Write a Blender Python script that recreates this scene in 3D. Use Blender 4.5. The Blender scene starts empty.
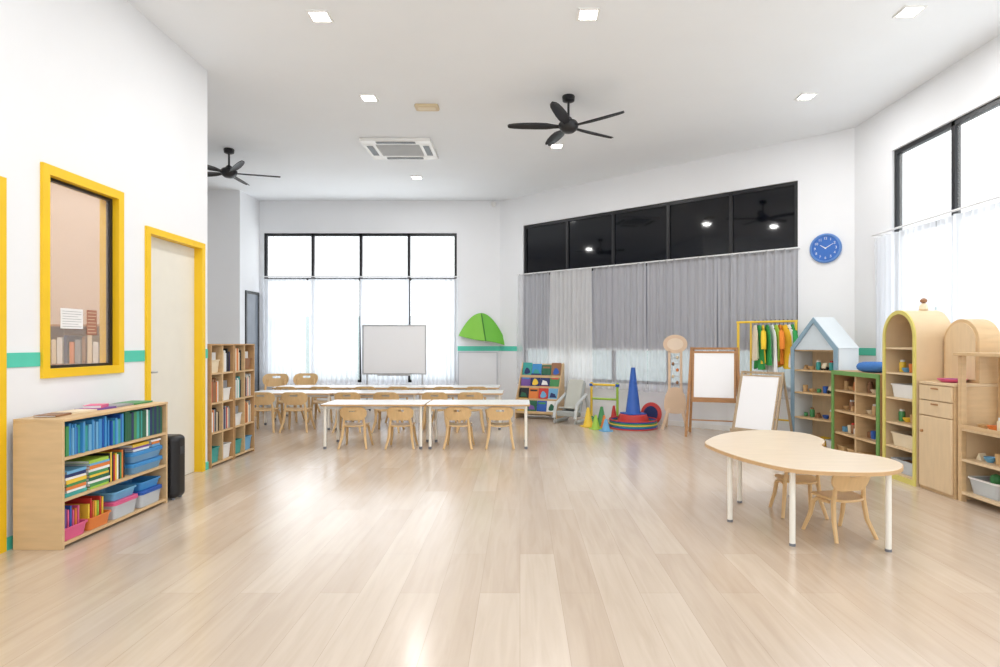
import bpy, bmesh, math, random
from mathutils import Vector, Matrix
random.seed(11)
S=bpy.context.scene
C=S.collection
PI=math.pi
R=math.radians
try:
    S.view_settings.view_transform='Standard'
    S.view_settings.look='None'
except Exception: pass

# ---------------------------------------------------------------- materials
def lin(c):
    out=[]
    for v in c[:3]:
        v=v/255.0
        out.append(v/12.92 if v<=0.04045 else ((v+0.055)/1.055)**2.4)
    return out
_m={}
def M(name,col,rough=.5,metal=0.,var=.05,scale=6.,stretch=(1,1,1),bump=0.,emis=0.,spec=.5,alpha=0,trans=0):
    if name in _m: return _m[name]
    m=bpy.data.materials.new(name); m.use_nodes=True
    nt=m.node_tree; nt.nodes.clear()
    out=nt.nodes.new('ShaderNodeOutputMaterial')
    p=nt.nodes.new('ShaderNodeBsdfPrincipled')
    tc=nt.nodes.new('ShaderNodeTexCoord'); mp=nt.nodes.new('ShaderNodeMapping')
    mp.inputs['Scale'].default_value=stretch
    nz=nt.nodes.new('ShaderNodeTexNoise'); nz.inputs['Scale'].default_value=scale; nz.inputs['Detail'].default_value=4
    mx=nt.nodes.new('ShaderNodeMix'); mx.data_type='RGBA'
    c=lin(col)
    mx.inputs[6].default_value=(*[max(0,v*(1-var*2)) for v in c],1)
    mx.inputs[7].default_value=(*[min(1,v*(1+var*2)) for v in c],1)
    nt.links.new(tc.outputs['Object'],mp.inputs['Vector']); nt.links.new(mp.outputs[0],nz.inputs['Vector'])
    nt.links.new(nz.outputs['Fac'],mx.inputs[0]); nt.links.new(mx.outputs[2],p.inputs['Base Color'])
    p.inputs['Roughness'].default_value=rough; p.inputs['Metallic'].default_value=metal
    p.inputs['Specular IOR Level'].default_value=spec
    if emis:
        p.inputs['Emission Color'].default_value=(*c,1); p.inputs['Emission Strength'].default_value=emis
    if bump:
        b=nt.nodes.new('ShaderNodeBump'); b.inputs['Strength'].default_value=bump; b.inputs['Distance'].default_value=.01
        nt.links.new(nz.outputs['Fac'],b.inputs['Height']); nt.links.new(b.outputs[0],p.inputs['Normal'])
    last=p.outputs[0]
    if trans:
        t=nt.nodes.new('ShaderNodeBsdfTranslucent'); nt.links.new(mx.outputs[2],t.inputs['Color'])
        ms=nt.nodes.new('ShaderNodeMixShader'); ms.inputs[0].default_value=trans
        nt.links.new(last,ms.inputs[1]); nt.links.new(t.outputs[0],ms.inputs[2]); last=ms.outputs[0]
    if alpha:
        t=nt.nodes.new('ShaderNodeBsdfTransparent')
        ms=nt.nodes.new('ShaderNodeMixShader'); ms.inputs[0].default_value=alpha
        nt.links.new(last,ms.inputs[1]); nt.links.new(t.outputs[0],ms.inputs[2]); last=ms.outputs[0]
    nt.links.new(last,out.inputs['Surface'])
    _m[name]=m
    return m
def floor_mat():
    m=bpy.data.materials.new('oak_planks'); m.use_nodes=True
    nt=m.node_tree; p=nt.nodes['Principled BSDF']
    tc=nt.nodes.new('ShaderNodeTexCoord'); mp=nt.nodes.new('ShaderNodeMapping')
    mp.inputs['Rotation'].default_value=(0,0,PI/2)
    br=nt.nodes.new('ShaderNodeTexBrick')
    br.inputs['Scale'].default_value=1; br.inputs['Brick Width'].default_value=1.5; br.inputs['Row Height'].default_value=.2
    br.inputs['Mortar Size'].default_value=.001; br.inputs['Mortar Smooth'].default_value=.4; br.offset=.37
    br.inputs['Color1'].default_value=(*lin((215,199,181)),1); br.inputs['Color2'].default_value=(*lin((203,184,164)),1)
    br.inputs['Mortar'].default_value=(*lin((182,162,142)),1)
    nt.links.new(tc.outputs['Object'],mp.inputs[0]); nt.links.new(mp.outputs[0],br.inputs['Vector'])
    mp2=nt.nodes.new('ShaderNodeMapping'); mp2.inputs['Scale'].default_value=(9,.7,1)
    nz=nt.nodes.new('ShaderNodeTexNoise'); nz.inputs['Scale'].default_value=2.2; nz.inputs['Detail'].default_value=8; nz.inputs['Distortion'].default_value=.8
    nt.links.new(tc.outputs['Object'],mp2.inputs[0]); nt.links.new(mp2.outputs[0],nz.inputs['Vector'])
    cr=nt.nodes.new('ShaderNodeValToRGB')
    cr.color_ramp.elements[0].position=.28; cr.color_ramp.elements[0].color=(.87,.84,.81,1)
    cr.color_ramp.elements[1].position=.64; cr.color_ramp.elements[1].color=(1,1,1,1)
    nt.links.new(nz.outputs['Fac'],cr.inputs[0])
    mx=nt.nodes.new('ShaderNodeMix'); mx.data_type='RGBA'; mx.blend_type='MULTIPLY'; mx.inputs[0].default_value=.8
    nt.links.new(br.outputs['Color'],mx.inputs[6]); nt.links.new(cr.outputs[0],mx.inputs[7])
    nt.links.new(mx.outputs[2],p.inputs['Base Color'])
    p.inputs['Roughness'].default_value=.25; p.inputs['Specular IOR Level'].default_value=.85
    p.inputs['Coat Weight'].default_value=.35; p.inputs['Coat Roughness'].default_value=.17
    return m
WALL=M('white_paint',(240,242,245),.8,var=.01,scale=2)
CEIL=M('ceiling_paint',(244,248,252),.85,var=.01,scale=2)
TEAL=M('teal_paint',(86,205,180),.5)
YEL=M('yellow_frame',(244,200,28),.45,var=.03)
CREAM=M('cream_door',(234,231,220),.5,var=.02)
TAN=M('tan_paint',(224,206,190),.8,var=.03)
BLACKF=M('black_aluminium',(28,29,33),.4,var=.05)
TINT=M('tinted_glass',(9,12,20),.05,var=.05,spec=.5)
GREYG=M('grey_glass_door',(120,128,138),.2,var=.05)
WOOD=M('birch_wood',(214,182,138),.45,var=.08,scale=5,stretch=(1,1,6))
WOODX=M('birch_wood_light',(226,200,162),.45,var=.06,scale=5,stretch=(6,1,1))
WOODD=M('deeper_wood',(190,150,104),.5,var=.08,scale=5,stretch=(1,1,6))
PLY=M('chair_plywood',(228,192,140),.42,var=.07,scale=8,stretch=(5,1,1))
BROWN=M('brown_wood',(176,128,82),.5,var=.12,scale=8,stretch=(1,1,5))
GWOOD=M('greyed_wood',(186,164,136),.5,var=.08,scale=8,stretch=(1,1,5))
WHITE=M('white_laminate',(242,242,240),.35,var=.01)
WMET=M('white_metal',(232,233,235),.35,var=.01)
CMET=M('creamy_metal',(248,244,234),.4,var=.01)
KTOP=M('kidney_laminate',(230,212,188),.3,var=.05,scale=4,stretch=(1,5,1))
EDGE=M('wood_edge',(206,168,122),.45,var=.06)
GREYP=M('grey_plastic',(120,122,128),.5)
BLK=M('black_plastic',(20,20,23),.4,var=.1)
FANM=M('fan_black',(26,27,31),.35,var=.1)
OLIVE=M('olive_yellow_edge',(222,210,116),.5)
GREENE=M('green_edge',(112,158,84),.5)
BLUEG=M('blue_grey_panel',(138,166,184),.5,var=.03)
BLUEP=M('pale_side',(218,225,228),.5,var=.02)
CREAMW=M('cream_panel',(232,226,212),.6,var=.02)
SHEERW=M('sheer_white',(240,243,248),.9,var=.015,alpha=.27,trans=.45)
SHEERG=M('sheer_grey',(232,233,238),.9,var=.05,scale=3,stretch=(8,8,.5),alpha=.5,trans=.35)
SHEERM=M('sheer_pale',(250,251,253),.9,var=.03,alpha=.12,trans=.45)
def blind_mat():
    m=M('blind_grey',(158,160,168),.8,var=.05)
    nt=m.node_tree; p=[n for n in nt.nodes if n.type=='BSDF_PRINCIPLED'][0]
    tc=nt.nodes.new('ShaderNodeTexCoord'); wv=nt.nodes.new('ShaderNodeTexWave'); wv.wave_type='BANDS'; wv.bands_direction='X'
    wv.inputs['Scale'].default_value=5.5; wv.inputs['Distortion'].default_value=.4
    cr=nt.nodes.new('ShaderNodeValToRGB'); cr.color_ramp.elements[0].color=(*lin((128,130,139)),1); cr.color_ramp.elements[1].color=(*lin((178,180,187)),1)
    nt.links.new(tc.outputs['Object'],wv.inputs['Vector']); nt.links.new(wv.outputs['Fac'],cr.inputs[0]); nt.links.new(cr.outputs[0],p.inputs['Base Color'])
    return m
BLIND=blind_mat()
GLASS=M('clear_pane',(235,240,240),.05,var=.0,alpha=.85)
CLEAR=M('clear_plastic',(225,232,238),.2,var=.01,alpha=.35)
PAPER=M('paper_white',(240,240,240),.7,var=.01)
BOARDW=M('marker_board',(250,250,252),.22,var=.0)
STEEL=M('steel',(190,192,196),.3,metal=.8)
PCOL={'red':(200,56,50),'blue':(42,92,178),'light blue':(110,172,212),'green':(72,146,88),'dark green':(38,100,74),'yellow':(240,202,66),
 'orange':(226,130,62),'pink':(222,96,142),'teal':(60,160,154),'purple':(120,84,160),'white':(236,236,234),'black':(34,34,38),
 'brown':(150,106,72),'cream':(234,218,188),'grey':(150,152,156),'navy':(36,50,100),'lime':(164,204,76),'sky blue':(64,144,206),'wooden':(206,168,118)}
def PC(c): return M('paint_'+c.replace(' ','_'),PCOL[c],.45,var=.04)

# ---------------------------------------------------------------- mesh builder
class MB:
    def __init__(s): s.v=[]; s.f=[]
    def add(s,vs,fs,mx=None):
        n=len(s.v)
        for v in vs:
            v=Vector(v)
            if mx is not None: v=mx@v
            s.v.append(v)
        for f in fs: s.f.append([i+n for i in f])
        return s
    def bx(s,x0,x1,y0,y1,z0,z1,mx=None):
        vs=[(x0,y0,z0),(x1,y0,z0),(x1,y1,z0),(x0,y1,z0),(x0,y0,z1),(x1,y0,z1),(x1,y1,z1),(x0,y1,z1)]
        return s.add(vs,[(0,3,2,1),(4,5,6,7),(0,1,5,4),(1,2,6,5),(2,3,7,6),(3,0,4,7)],mx)
    def ring(s,rings,cap=True,closed=False):
        n=len(rings[0]); vs=[p for r in rings for p in r]; fs=[]
        m=len(rings)
        for i in range(m if closed else m-1):
            a=i*n; b=((i+1)%m)*n
            for j in range(n):
                k=(j+1)%n; fs.append((a+j,a+k,b+k,b+j))
        if cap and not closed:
            fs.append(tuple(range(n))[::-1]); fs.append(tuple((m-1)*n+j for j in range(n)))
        return s.add(vs,fs)
    def tube(s,pts,r,n=10,closed=False):
        pts=[Vector(p) for p in pts]; m=len(pts); rings=[]
        rr=r if isinstance(r,(list,tuple)) else [r]*m
        prev=None
        for i,p in enumerate(pts):
            if closed: d=pts[(i+1)%m]-pts[i-1]
            else: d=pts[min(i+1,m-1)]-pts[max(i-1,0)]
            d.normalize()
            u=prev if prev is not None else (Vector((0,0,1)) if abs(d.z)<.9 else Vector((1,0,0)))
            a=(u-d*u.dot(d))
            if a.length<1e-5: a=d.orthogonal()
            a.normalize(); prev=a; b=d.cross(a)
            rings.append([p+(a*math.cos(2*PI*j/n)+b*math.sin(2*PI*j/n))*rr[i] for j in range(n)])
        return s.ring(rings,closed=closed)
    def cyl(s,p0,p1,r0,r1=None,n=14): return s.tube([p0,p1],[r0,r0 if r1 is None else r1],n)
    def bar(s,p0,p1,w,t,w1=None,side=(1,0,0)):
        p0=Vector(p0);p1=Vector(p1);d=(p1-p0).normalized();a=Vector(side);a=(a-d*a.dot(d)).normalized();b=d.cross(a)
        w1=w if w1 is None else w1
        rs=[]
        for p,ww in((p0,w),(p1,w1)):
            rs.append([p+a*ww/2*i+b*t/2*j for i,j in((-1,-1),(1,-1),(1,1),(-1,1))])
        return s.ring(rs)
    def prism(s,poly,lo,hi,plane='xy'):
        def q(a,b,c):
            return {'xy':(a,b,c),'xz':(a,c,b),'yz':(c,a,b)}[plane]
        n=len(poly)
        vs=[q(a,b,lo) for a,b in poly]+[q(a,b,hi) for a,b in poly]
        fs=[tuple(range(n))[::-1],tuple(range(n,2*n))]+[(i,(i+1)%n,n+(i+1)%n,n+i) for i in range(n)]
        return s.add(vs,fs)
    def lathe(s,prof,n=24,c=(0,0,0),mx=None):
        vs=[];fs=[]
        for r,z in prof:
            for j in range(n):
                a=2*PI*j/n; vs.append((c[0]+r*math.cos(a),c[1]+r*math.sin(a),c[2]+z))
        for i in range(len(prof)-1):
            for j in range(n):
                k=(j+1)%n; fs.append((i*n+j,i*n+k,(i+1)*n+k,(i+1)*n+j))
        fs.append(tuple(range(n))[::-1]); fs.append(tuple((len(prof)-1)*n+j for j in range(n)))
        return s.add(vs,fs,mx)
    def panel_hole(s,outer,inner,t,fn):
        n=len(outer); vs=[]
        for y in(-t/2,t/2):
            for L in(outer,inner):
                for a,b in L: vs.append(fn(a,b,y))
        fs=[]
        for j in range(n):
            k=(j+1)%n
            fs.append((j,k,n+k,n+j)); fs.append((2*n+j,3*n+j,3*n+k,2*n+k))
            fs.append((j,2*n+j,2*n+k,k)); fs.append((n+j,n+k,3*n+k,3*n+j))
        return s.add(vs,fs)
    def build(s,name,mat,parent=None,bevel=0,loc=None,rz=0,smooth=True,seg=2,sub=0):
        me=bpy.data.meshes.new(name); me.from_pydata([tuple(v) for v in s.v],[],s.f)
        b=bmesh.new(); b.from_mesh(me); bmesh.ops.recalc_face_normals(b,faces=b.faces); b.to_mesh(me); b.free()
        me.materials.append(mat)
        if smooth:
            me.polygons.foreach_set('use_smooth',[True]*len(me.polygons))
            me.set_sharp_from_angle(angle=R(38))
        o=bpy.data.objects.new(name,me); C.objects.link(o)
        if parent is not None: o.parent=parent
        if loc is not None: o.location=loc
        o.rotation_euler=(0,0,rz)
        if bevel:
            mo=o.modifiers.new('bevel','BEVEL'); mo.width=bevel; mo.segments=seg; mo.limit_method='ANGLE'
        if sub:
            mo=o.modifiers.new('sub','SUBSURF'); mo.levels=sub; mo.render_levels=sub
        return o
def box(x0,x1,y0,y1,z0,z1): return MB().bx(x0,x1,y0,y1,z0,z1)
def tag(o,label,cat,group=None):
    o['label']=label; o['category']=cat
    if group: o['group']=group
    return o
def thing(name,label,cat,loc=(0,0,0),rz=0,group=None):
    o=bpy.data.objects.new(name,None); C.objects.link(o); o.empty_display_size=.1
    o.location=loc; o.rotation_euler=(0,0,rz)
    return tag(o,label,cat,group)
def struct(o): o['kind']='structure'; return o
def kids(o): return [c for c in bpy.data.objects if c.parent is o]
def dup(root,loc,rz,label,scale=None,group=None):
    r=root.copy(); C.objects.link(r); r.location=loc; r.rotation_euler=(0,0,rz); r['label']=label
    if scale: r.scale=(scale,)*3
    if group: r['group']=group
    for ch in kids(root):
        c=ch.copy(); C.objects.link(c); c.parent=r
        for g in kids(ch):
            d=g.copy(); C.objects.link(d); d.parent=c
    return r
def rrect(w,h,r,n=5,cx=0,cy=0):
    P=[]
    for k,(sx,sy) in enumerate(((1,1),(-1,1),(-1,-1),(1,-1))):
        for i in range(n+1):
            a=PI/2*k+PI/2*i/n
            P.append((cx+sx*(w/2-r)+r*math.cos(a),cy+sy*(h/2-r)+r*math.sin(a)))
    return P
def catmull(P,k=8):
    out=[];n=len(P)
    for i in range(n):
        p0,p1,p2,p3=[Vector((*P[(i+j)%n],0)) for j in(-1,0,1,2)]
        for q in range(k):
            t=q/k
            v=.5*((2*p1)+(p2-p0)*t+(2*p0-5*p1+4*p2-p3)*t*t+(3*p1-p0-3*p2+p3)*t**3)
            out.append((v.x,v.y))
    return out
ORD=['first','second','third','fourth','fifth','sixth','seventh','eighth','ninth','tenth','eleventh','twelfth','thirteenth','fourteenth']
H=3.95
XL=-3.1; XR=4.2; YB=11.4
DA=Vector((-.38,11.4,0)); DB=Vector((4.2,7.53,0)); DL=(DB-DA).length; DT=math.atan2(DB.y-DA.y,DB.x-DA.x)
DM=Matrix.Translation(DA)@Matrix.Rotation(DT,4,'Z')

# ---------------------------------------------------------------- setting
struct(box(-8.2,4.5,-4,11.7,-.1,0).build('floor',floor_mat()))
struct(box(-8.2,4.5,-4,11.7,H,H+.1).build('ceiling',CEIL))
w=MB()
a,b=XL-.12,XL
w.bx(a,b,-4,2.6,0,H); w.bx(a,b,2.6,3.6,2.24,H); w.bx(a,b,3.6,3.875,0,H)
w.bx(a,b,3.875,4.67,0,1.02); w.bx(a,b,3.875,4.67,2.42,H); w.bx(a,b,4.67,4.955,0,H)
w.bx(a,b,4.955,5.875,2.22,H); w.bx(a,b,5.875,5.95,0,H)
struct(w.build('wall_left',WALL,smooth=False))
struct(box(-8,a,5.88,5.95,0,H).build('wall_alcove_near',WALL))
struct(box(-8.12,-8,5.83,10.72,0,H).build('wall_alcove_side',WALL))
struct(box(-8,-4.95,10.6,10.72,0,H).build('wall_alcove_far',WALL))
struct(box(-5.07,-4.95,10.72,11.55,0,H).build('wall_recess',WALL))
struct(box(-5.4,-5.3,2.3,5.88,0,H).build('wall_side_room',TAN))
struct(box(-5.3,a,2.2,2.3,0,H).build('wall_side_room_near',TAN))
struct(box(-5.3,a-.012,5.8,5.879,0,H).build('wall_side_room_far',TAN))
w=MB(); y0,y1=YB,YB+.15
w.bx(-4.95,-4.87,y0,y1,0,H); w.bx(-4.87,-1.2,y0,y1,3.34,H); w.bx(-4.87,-1.2,y0,y1,0,.5); w.bx(-1.2,-.3,y0,y1,0,H)
struct(w.build('wall_back',WALL,smooth=False))
sx0,sx1=.095*DL,.888*DL
w=MB(); w.bx(0,sx0,0,.15,0,H); w.bx(sx0,sx1,0,.15,0,.6); w.bx(sx0,sx1,0,.15,3.41,H); w.bx(sx1,DL,0,.15,0,H)
struct(w.build('wall_diagonal',WALL,loc=DA,rz=DT,smooth=False))
w=MB(); w.bx(XR,XR+.15,6.78,7.62,0,H); w.bx(XR,XR+.15,.4,6.78,0,.5); w.bx(XR,XR+.15,.4,6.78,3.42,H); w.bx(XR,XR+.15,-4,.4,0,H)
struct(w.build('wall_right',WALL,smooth=False))
def trim(x0,x1,y0,y1,z0,z1,nm,loc=None,rz=0,mt=TEAL):
    struct(box(x0,x1,y0,y1,z0,z1).build(nm,mt,loc=loc,rz=rz))
for k,(p,q) in enumerate(((-4,2.59),(3.61,3.87),(4.68,4.95),(5.88,5.95))):
    trim(XL,XL+.006,p,q,1.10,1.19,'trim_%d'%(k+1))
for k,(p,q) in enumerate(((-4,2.59),(3.605,4.95),(5.88,5.95))): trim(XL,XL+.012,p,q,0,.075,'baseboard_left')
trim(-8,-4.95,10.594,10.6,1.10,1.19,'trim_5'); trim(-1.2,-.38,YB-.006,YB,1.10,1.19,'trim_6')
trim(sx1+.02,DL,-.006,0,1.10,1.19,'trim_7',DA,DT); trim(XR-.006,XR,6.95,7.52,1.10,1.19,'trim_8'); trim(.006,sx0-.01,-.006,0,1.10,1.19,'trim_9',DA,DT)
trim(0.02,DL,-.012,0,0,.07,'baseboard_diagonal',DA,DT,WHITE); trim(-4.9,-.4,YB-.012,YB,0,.07,'baseboard_back',mt=WHITE)
trim(XR-.012,XR,-4,7.5,0,.07,'baseboard_right',mt=WHITE)

# interior window in left wall
wi=MB(); X0,X1=XL-.13,XL+.02
wi.bx(X0,X1,3.875,3.935,1.02,2.42); wi.bx(X0,X1,4.61,4.67,1.02,2.42); wi.bx(X0,X1,3.935,4.61,1.02,1.08); wi.bx(X0,X1,3.935,4.61,2.355,2.42)
win=struct(wi.build('window_1',YEL))
wb=MB(); wb.bx(XL-.06,XL-.03,3.935,3.95,1.08,2.355); wb.bx(XL-.06,XL-.03,4.58,4.61,1.08,2.355); wb.bx(XL-.06,XL-.03,3.95,4.58,1.08,1.1); wb.bx(XL-.06,XL-.03,3.95,4.58,2.335,2.355)
wb.build('inner_frame',BLACKF,win)
box(XL-.048,XL-.043,3.95,4.58,1.1,2.335).build('pane',M('interior_pane',(214,206,200),.06,var=.02,alpha=.78),win)
def paper(name,y0,y1,z0,z1,mat,label,lines):
    t=thing(name,label,'notice',(XL-.04,(y0+y1)/2,z0))
    hw=(y1-y0)/2; h=z1-z0
    box(-.001,.001,-hw,hw,0,h).build('sheet',mat,t)
    l=MB()
    for i in range(lines):
        z=h-.02-(h-.035)*i/max(1,lines-1)
        l.bx(.001,.0016,-hw*.85,hw*(.85-.3*(i%3==2)),z-.0015,z+.0015)
    l.build('print_lines',PC('grey') if mat is PAPER else PC('cream'),t)
paper('notice_sheet',4.10,4.31,1.35,1.49,PAPER,'white landscape notice sheet taped on the yellow framed window',7)
paper('notice_sheet',4.35,4.45,1.31,1.49,M('faded_brown',(170,118,98),.7),'brown notice sheet to the right of the white notice on the window',7)

def door(n,yo0,yo1,ztop):
    f=MB(); x0,x1=XL-.13,XL+.02
    f.bx(x0,x1,yo0,yo0+.055,0,ztop); f.bx(x0,x1,yo1-.055,yo1,0,ztop); f.bx(x0,x1,yo0+.055,yo1-.055,ztop-.055,ztop)
    d=struct(f.build('door_%d'%n,YEL))
    box(XL-.1,XL-.06,yo0+.056,yo1-.056,.004,ztop-.056).build('door_leaf',CREAM,d)
    l=MB(); l.cyl((XL-.06,yo0+.12,1.0),(XL-.02,yo0+.12,1.0),.01); l.tube([(XL-.02,yo0+.12,1.0),(XL-.018,yo0+.2,1.0)],.009)
    l.build('door_handle',STEEL,d)
door(1,4.955,5.875,2.22); door(2,2.6,3.6,2.24)
d=struct(MB().bx(-4.95,-4.93,10.8,10.85,0,2.2).bx(-4.95,-4.93,11.3,11.35,0,2.2).bx(-4.95,-4.93,10.85,11.3,2.15,2.2).build('door_3',BLACKF))
box(-4.948,-4.938,10.85,11.3,0.01,2.15).build('glass_leaf',GREYG,d)
struct(MB().bx(-8,-4.95,10.59,10.6,0,.07).build('baseboard_alcove',TEAL))

# windows
def window(n,x0,x1,z0,z1,zt,mull,mat,loc,rz,panemat,lowmat):
    f=MB(); t=.05; y0,y1=.03,.09
    f.bx(x0,x0+t,y0,y1,z0,z1); f.bx(x1-t,x1,y0,y1,z0,z1)
    f.bx(x0+t,x1-t,y0,y1,z0,z0+t); f.bx(x0+t,x1-t,y0,y1,z1-t,z1); f.bx(x0+t,x1-t,y0,y1,zt-t/2,zt+t/2)
    for m in mull: f.bx(m-t/2,m+t/2,y0,y1,z0,z1)
    o=struct(f.build('window_%d'%n,mat,loc=loc,rz=rz))
    xs=[x0]+list(mull)+[x1]
    for i in range(len(xs)-1):
        box(xs[i]+t/2,xs[i+1]-t/2,.055,.062,zt+t/2,z1-t/2).build('pane',panemat,o)
        box(xs[i]+t/2,xs[i+1]-t/2,.055,.062,z0+t/2,zt-t/2).build('pane',lowmat,o)
def px_back(p): return (p-520)*11.45/600
window(2,-4.87,-1.2,.5,3.34,2.47,[px_back(313),px_back(361),px_back(409)],BLACKF,(0,YB,0),0,GLASS,GLASS)
dm=[t*DL for t in(.257,.411,.574,.736)]
window(3,sx0,sx1,.6,3.41,2.47,dm,BLACKF,DA,DT,TINT,GLASS)
window(4,-6.78,-.4,.5,3.42,2.47,[-5.86,-4.95,-4.04,-3.13,-2.22,-1.31],BLACKF,(XR,0,0),-PI/2,GLASS,GLASS)
xs=[sx0+.03]+dm+[sx1-.03]
for i in range(5):
    t=thing('roller_blind','grey roller blind behind the sheers, %s from left under the dark windows'%ORD[i],'roller blind',DA,DT,'roller blinds of the angled window')
    xa,xb=xs[i]+.006,xs[i+1]-.006; nr=26; front=[]
    for q in range(nr+1): front.append((xa+(xb-xa)*q/nr,.006 if q%2 else .014))
    poly=front+[(xb,.018),(xa,.018)]
    MB().prism(poly,1.16,2.46).build('blind_cloth',BLIND,t,smooth=False)
    box(xa,xb,.004,.024,1.13,1.16).build('bottom_bar',WMET,t)

def curtain(x0,x1,z0,z1,y,loc,rz,mat,label,group,folds,amp=.028,seed=0):
    rnd=random.Random(seed); nx=folds*8; nz=8; vs=[];fs=[]
    ph=[rnd.uniform(.6,1.3) for _ in range(folds+1)]
    for j in range(nz+1):
        v=j/nz
        for i in range(nx+1):
            u=i/nx; k=u*folds; a=amp*ph[int(min(k,folds))]*(1.15-.35*v)
            xx=x0+(x1-x0)*u+.008*math.sin(u*9+v*3+seed)
            vs.append((xx,y+a*math.sin(2*PI*k+.5*math.sin(v*3+seed+k))+.01*math.sin(u*13+seed),z0+(z1-z0)*v))
    for j in range(nz):
        for i in range(nx):
            p=j*(nx+1)+i; fs.append((p,p+1,p+nx+2,p+nx+1))
    o=MB().add(vs,fs).build('curtain',mat,loc=loc,rz=rz)
    o.data.set_sharp_from_angle(angle=PI)
    return tag(o,label,'curtain',group)
bx=[-4.86,-4.02,-3.98,-3.05,-3.0,-2.1,-2.04,-1.18]
nm=['leftmost','second','third','rightmost']
for i in range(4):
    curtain(bx[2*i],bx[2*i+1],.42,2.46,-.1,(0,YB,0),0,SHEERW,'bright white sheer curtain, %s of four on the far window'%nm[i],'white sheer curtains on the far window',10,amp=.034,seed=i)
dx=[sx0-.05,1.25,1.25,2.15,2.15,3.15,3.15,4.27,4.27,sx1+.02]
dn=['grey sheer curtain at the left end of the dark windows','pale gathered white curtain second from left under the dark windows','grey sheer curtain behind the tall blue cone under dark windows','grey sheer curtain behind the light brown easel under dark windows','grey sheer curtain behind the clothes rack under dark windows']
for i in range(5):
    curtain(dx[2*i]+.004,dx[2*i+1]-.004,.5,2.5,-.09,DA,DT,SHEERM if i==1 else SHEERG,dn[i],'curtains under the dark angled windows',10 if i==1 else 9,amp=.03,seed=10+i)
ry=[-6.93,-5.95,-5.9,-4.9,-4.85,-3.7,-3.65,-2.4]
rn=['white sheer curtain at the far end of the right window','white sheer curtain on the right window, second from the far end','white sheer curtain on the right window, third from the far end','white sheer curtain nearest the camera on the right window']
for i in range(4):
    curtain(ry[2*i],ry[2*i+1],.42,2.46,-.1,(XR,0,0),-PI/2,SHEERW,rn[i],'white sheer curtains on the right window',10,amp=.034,seed=20+i)
def rod(p0,p1,loc,rz,label,mt):
    t=thing('curtain_rod',label,'curtain rod',loc,rz)
    MB().cyl((p0,-.1,2.5),(p1,-.1,2.5),.011).build('pole',mt,t)
    for x in(p0+.03,(p0+p1)/2,p1-.03): MB().cyl((x,0,2.5),(x,-.1,2.5),.008).build('bracket',WMET,t)
rod(-4.9,-1.13,(0,YB,0),0,'slim white curtain rod across the far window',WMET)
rod(sx0-.06,sx1+.05,DA,DT,'slim curtain rod across the dark angled windows',WMET)
rod(-6.98,-2.3,(XR,0,0),-PI/2,'slim white curtain rod across the right window',WMET)

# outside
struct(MB().bx(-14,14,11.75,22,-.3,-.2).build('ground_outside',M('outside_paving',(212,216,214),.9)))
struct(MB().bx(-14,14,19,19.2,-.3,2.1).build('wall_boundary',M('outside_wall',(178,192,190),.9)))
struct(MB().bx(4.9,12,-4,11.7,-.3,-.2).build('ground_outside_right',M('outside_paving',(212,216,214),.9)))
struct(MB().bx(12,12.2,-4,20,-.3,2.3).build('wall_boundary_right',M('outside_wall',(178,192,190),.9)))

# ---------------------------------------------------------------- ceiling things
LIT=M('lit_diffuser',(255,252,246),.5,var=0,emis=14)
LP=[(-1.65,4.95,'front left of the ceiling'),(.56,4.92,'front middle of the ceiling'),(3.17,4.88,'front right, above the arched shelf'),
    (-1.66,6.6,'between the air conditioner and the front left light'),(3.13,6.56,'right side, above the blue house shelf'),
    (-1.68,9.76,'far left, near the far window'),(.5,8.2,'behind the nearer ceiling fan')]
for X,Y,wh in LP:
    t=thing('ceiling_light','square white recessed downlight, '+wh,'ceiling light',(X,Y,H),0,'square recessed downlights')
    o_=.088; i_=.07
    outer=[(-o_,-o_),(o_,-o_),(o_,o_),(-o_,o_)]; inner=[(-i_,-i_),(i_,-i_),(i_,i_),(-i_,i_)]
    MB().panel_hole(outer,inner,.012,lambda a,b,y:(a,b,-.006+y)).build('frame',WHITE,t); box(-i_,i_,-i_,i_,-.008,-.001).build('diffuser',LIT,t)
def area_light(X,Y,Z,p,size,col=(1,.985,.97),rot=(0,0,0),sy=None):
    l=bpy.data.lights.new('area_light','AREA'); l.energy=p; l.size=size; l.color=col
    if sy: l.shape='RECTANGLE'; l.size_y=sy
    o=bpy.data.objects.new('area_light',l); C.objects.link(o); o.location=(X,Y,Z); o.rotation_euler=rot
for X,Y,_ in LP: area_light(X,Y,H-.02,17,.13)
for X,Y in((-1.65,2.6),(.56,2.6),(3.17,2.6),(-1.65,0),(3.17,0),(-5.6,8.2)): area_light(X,Y,H-.02,17,.13)  # area lights without fittings, added out of view to brighten room and alcove
area_light(-4.2,3.9,H-.02,60,.3,(1,.97,.94))  # fixtureless area light added to brighten the side room behind the window

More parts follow.
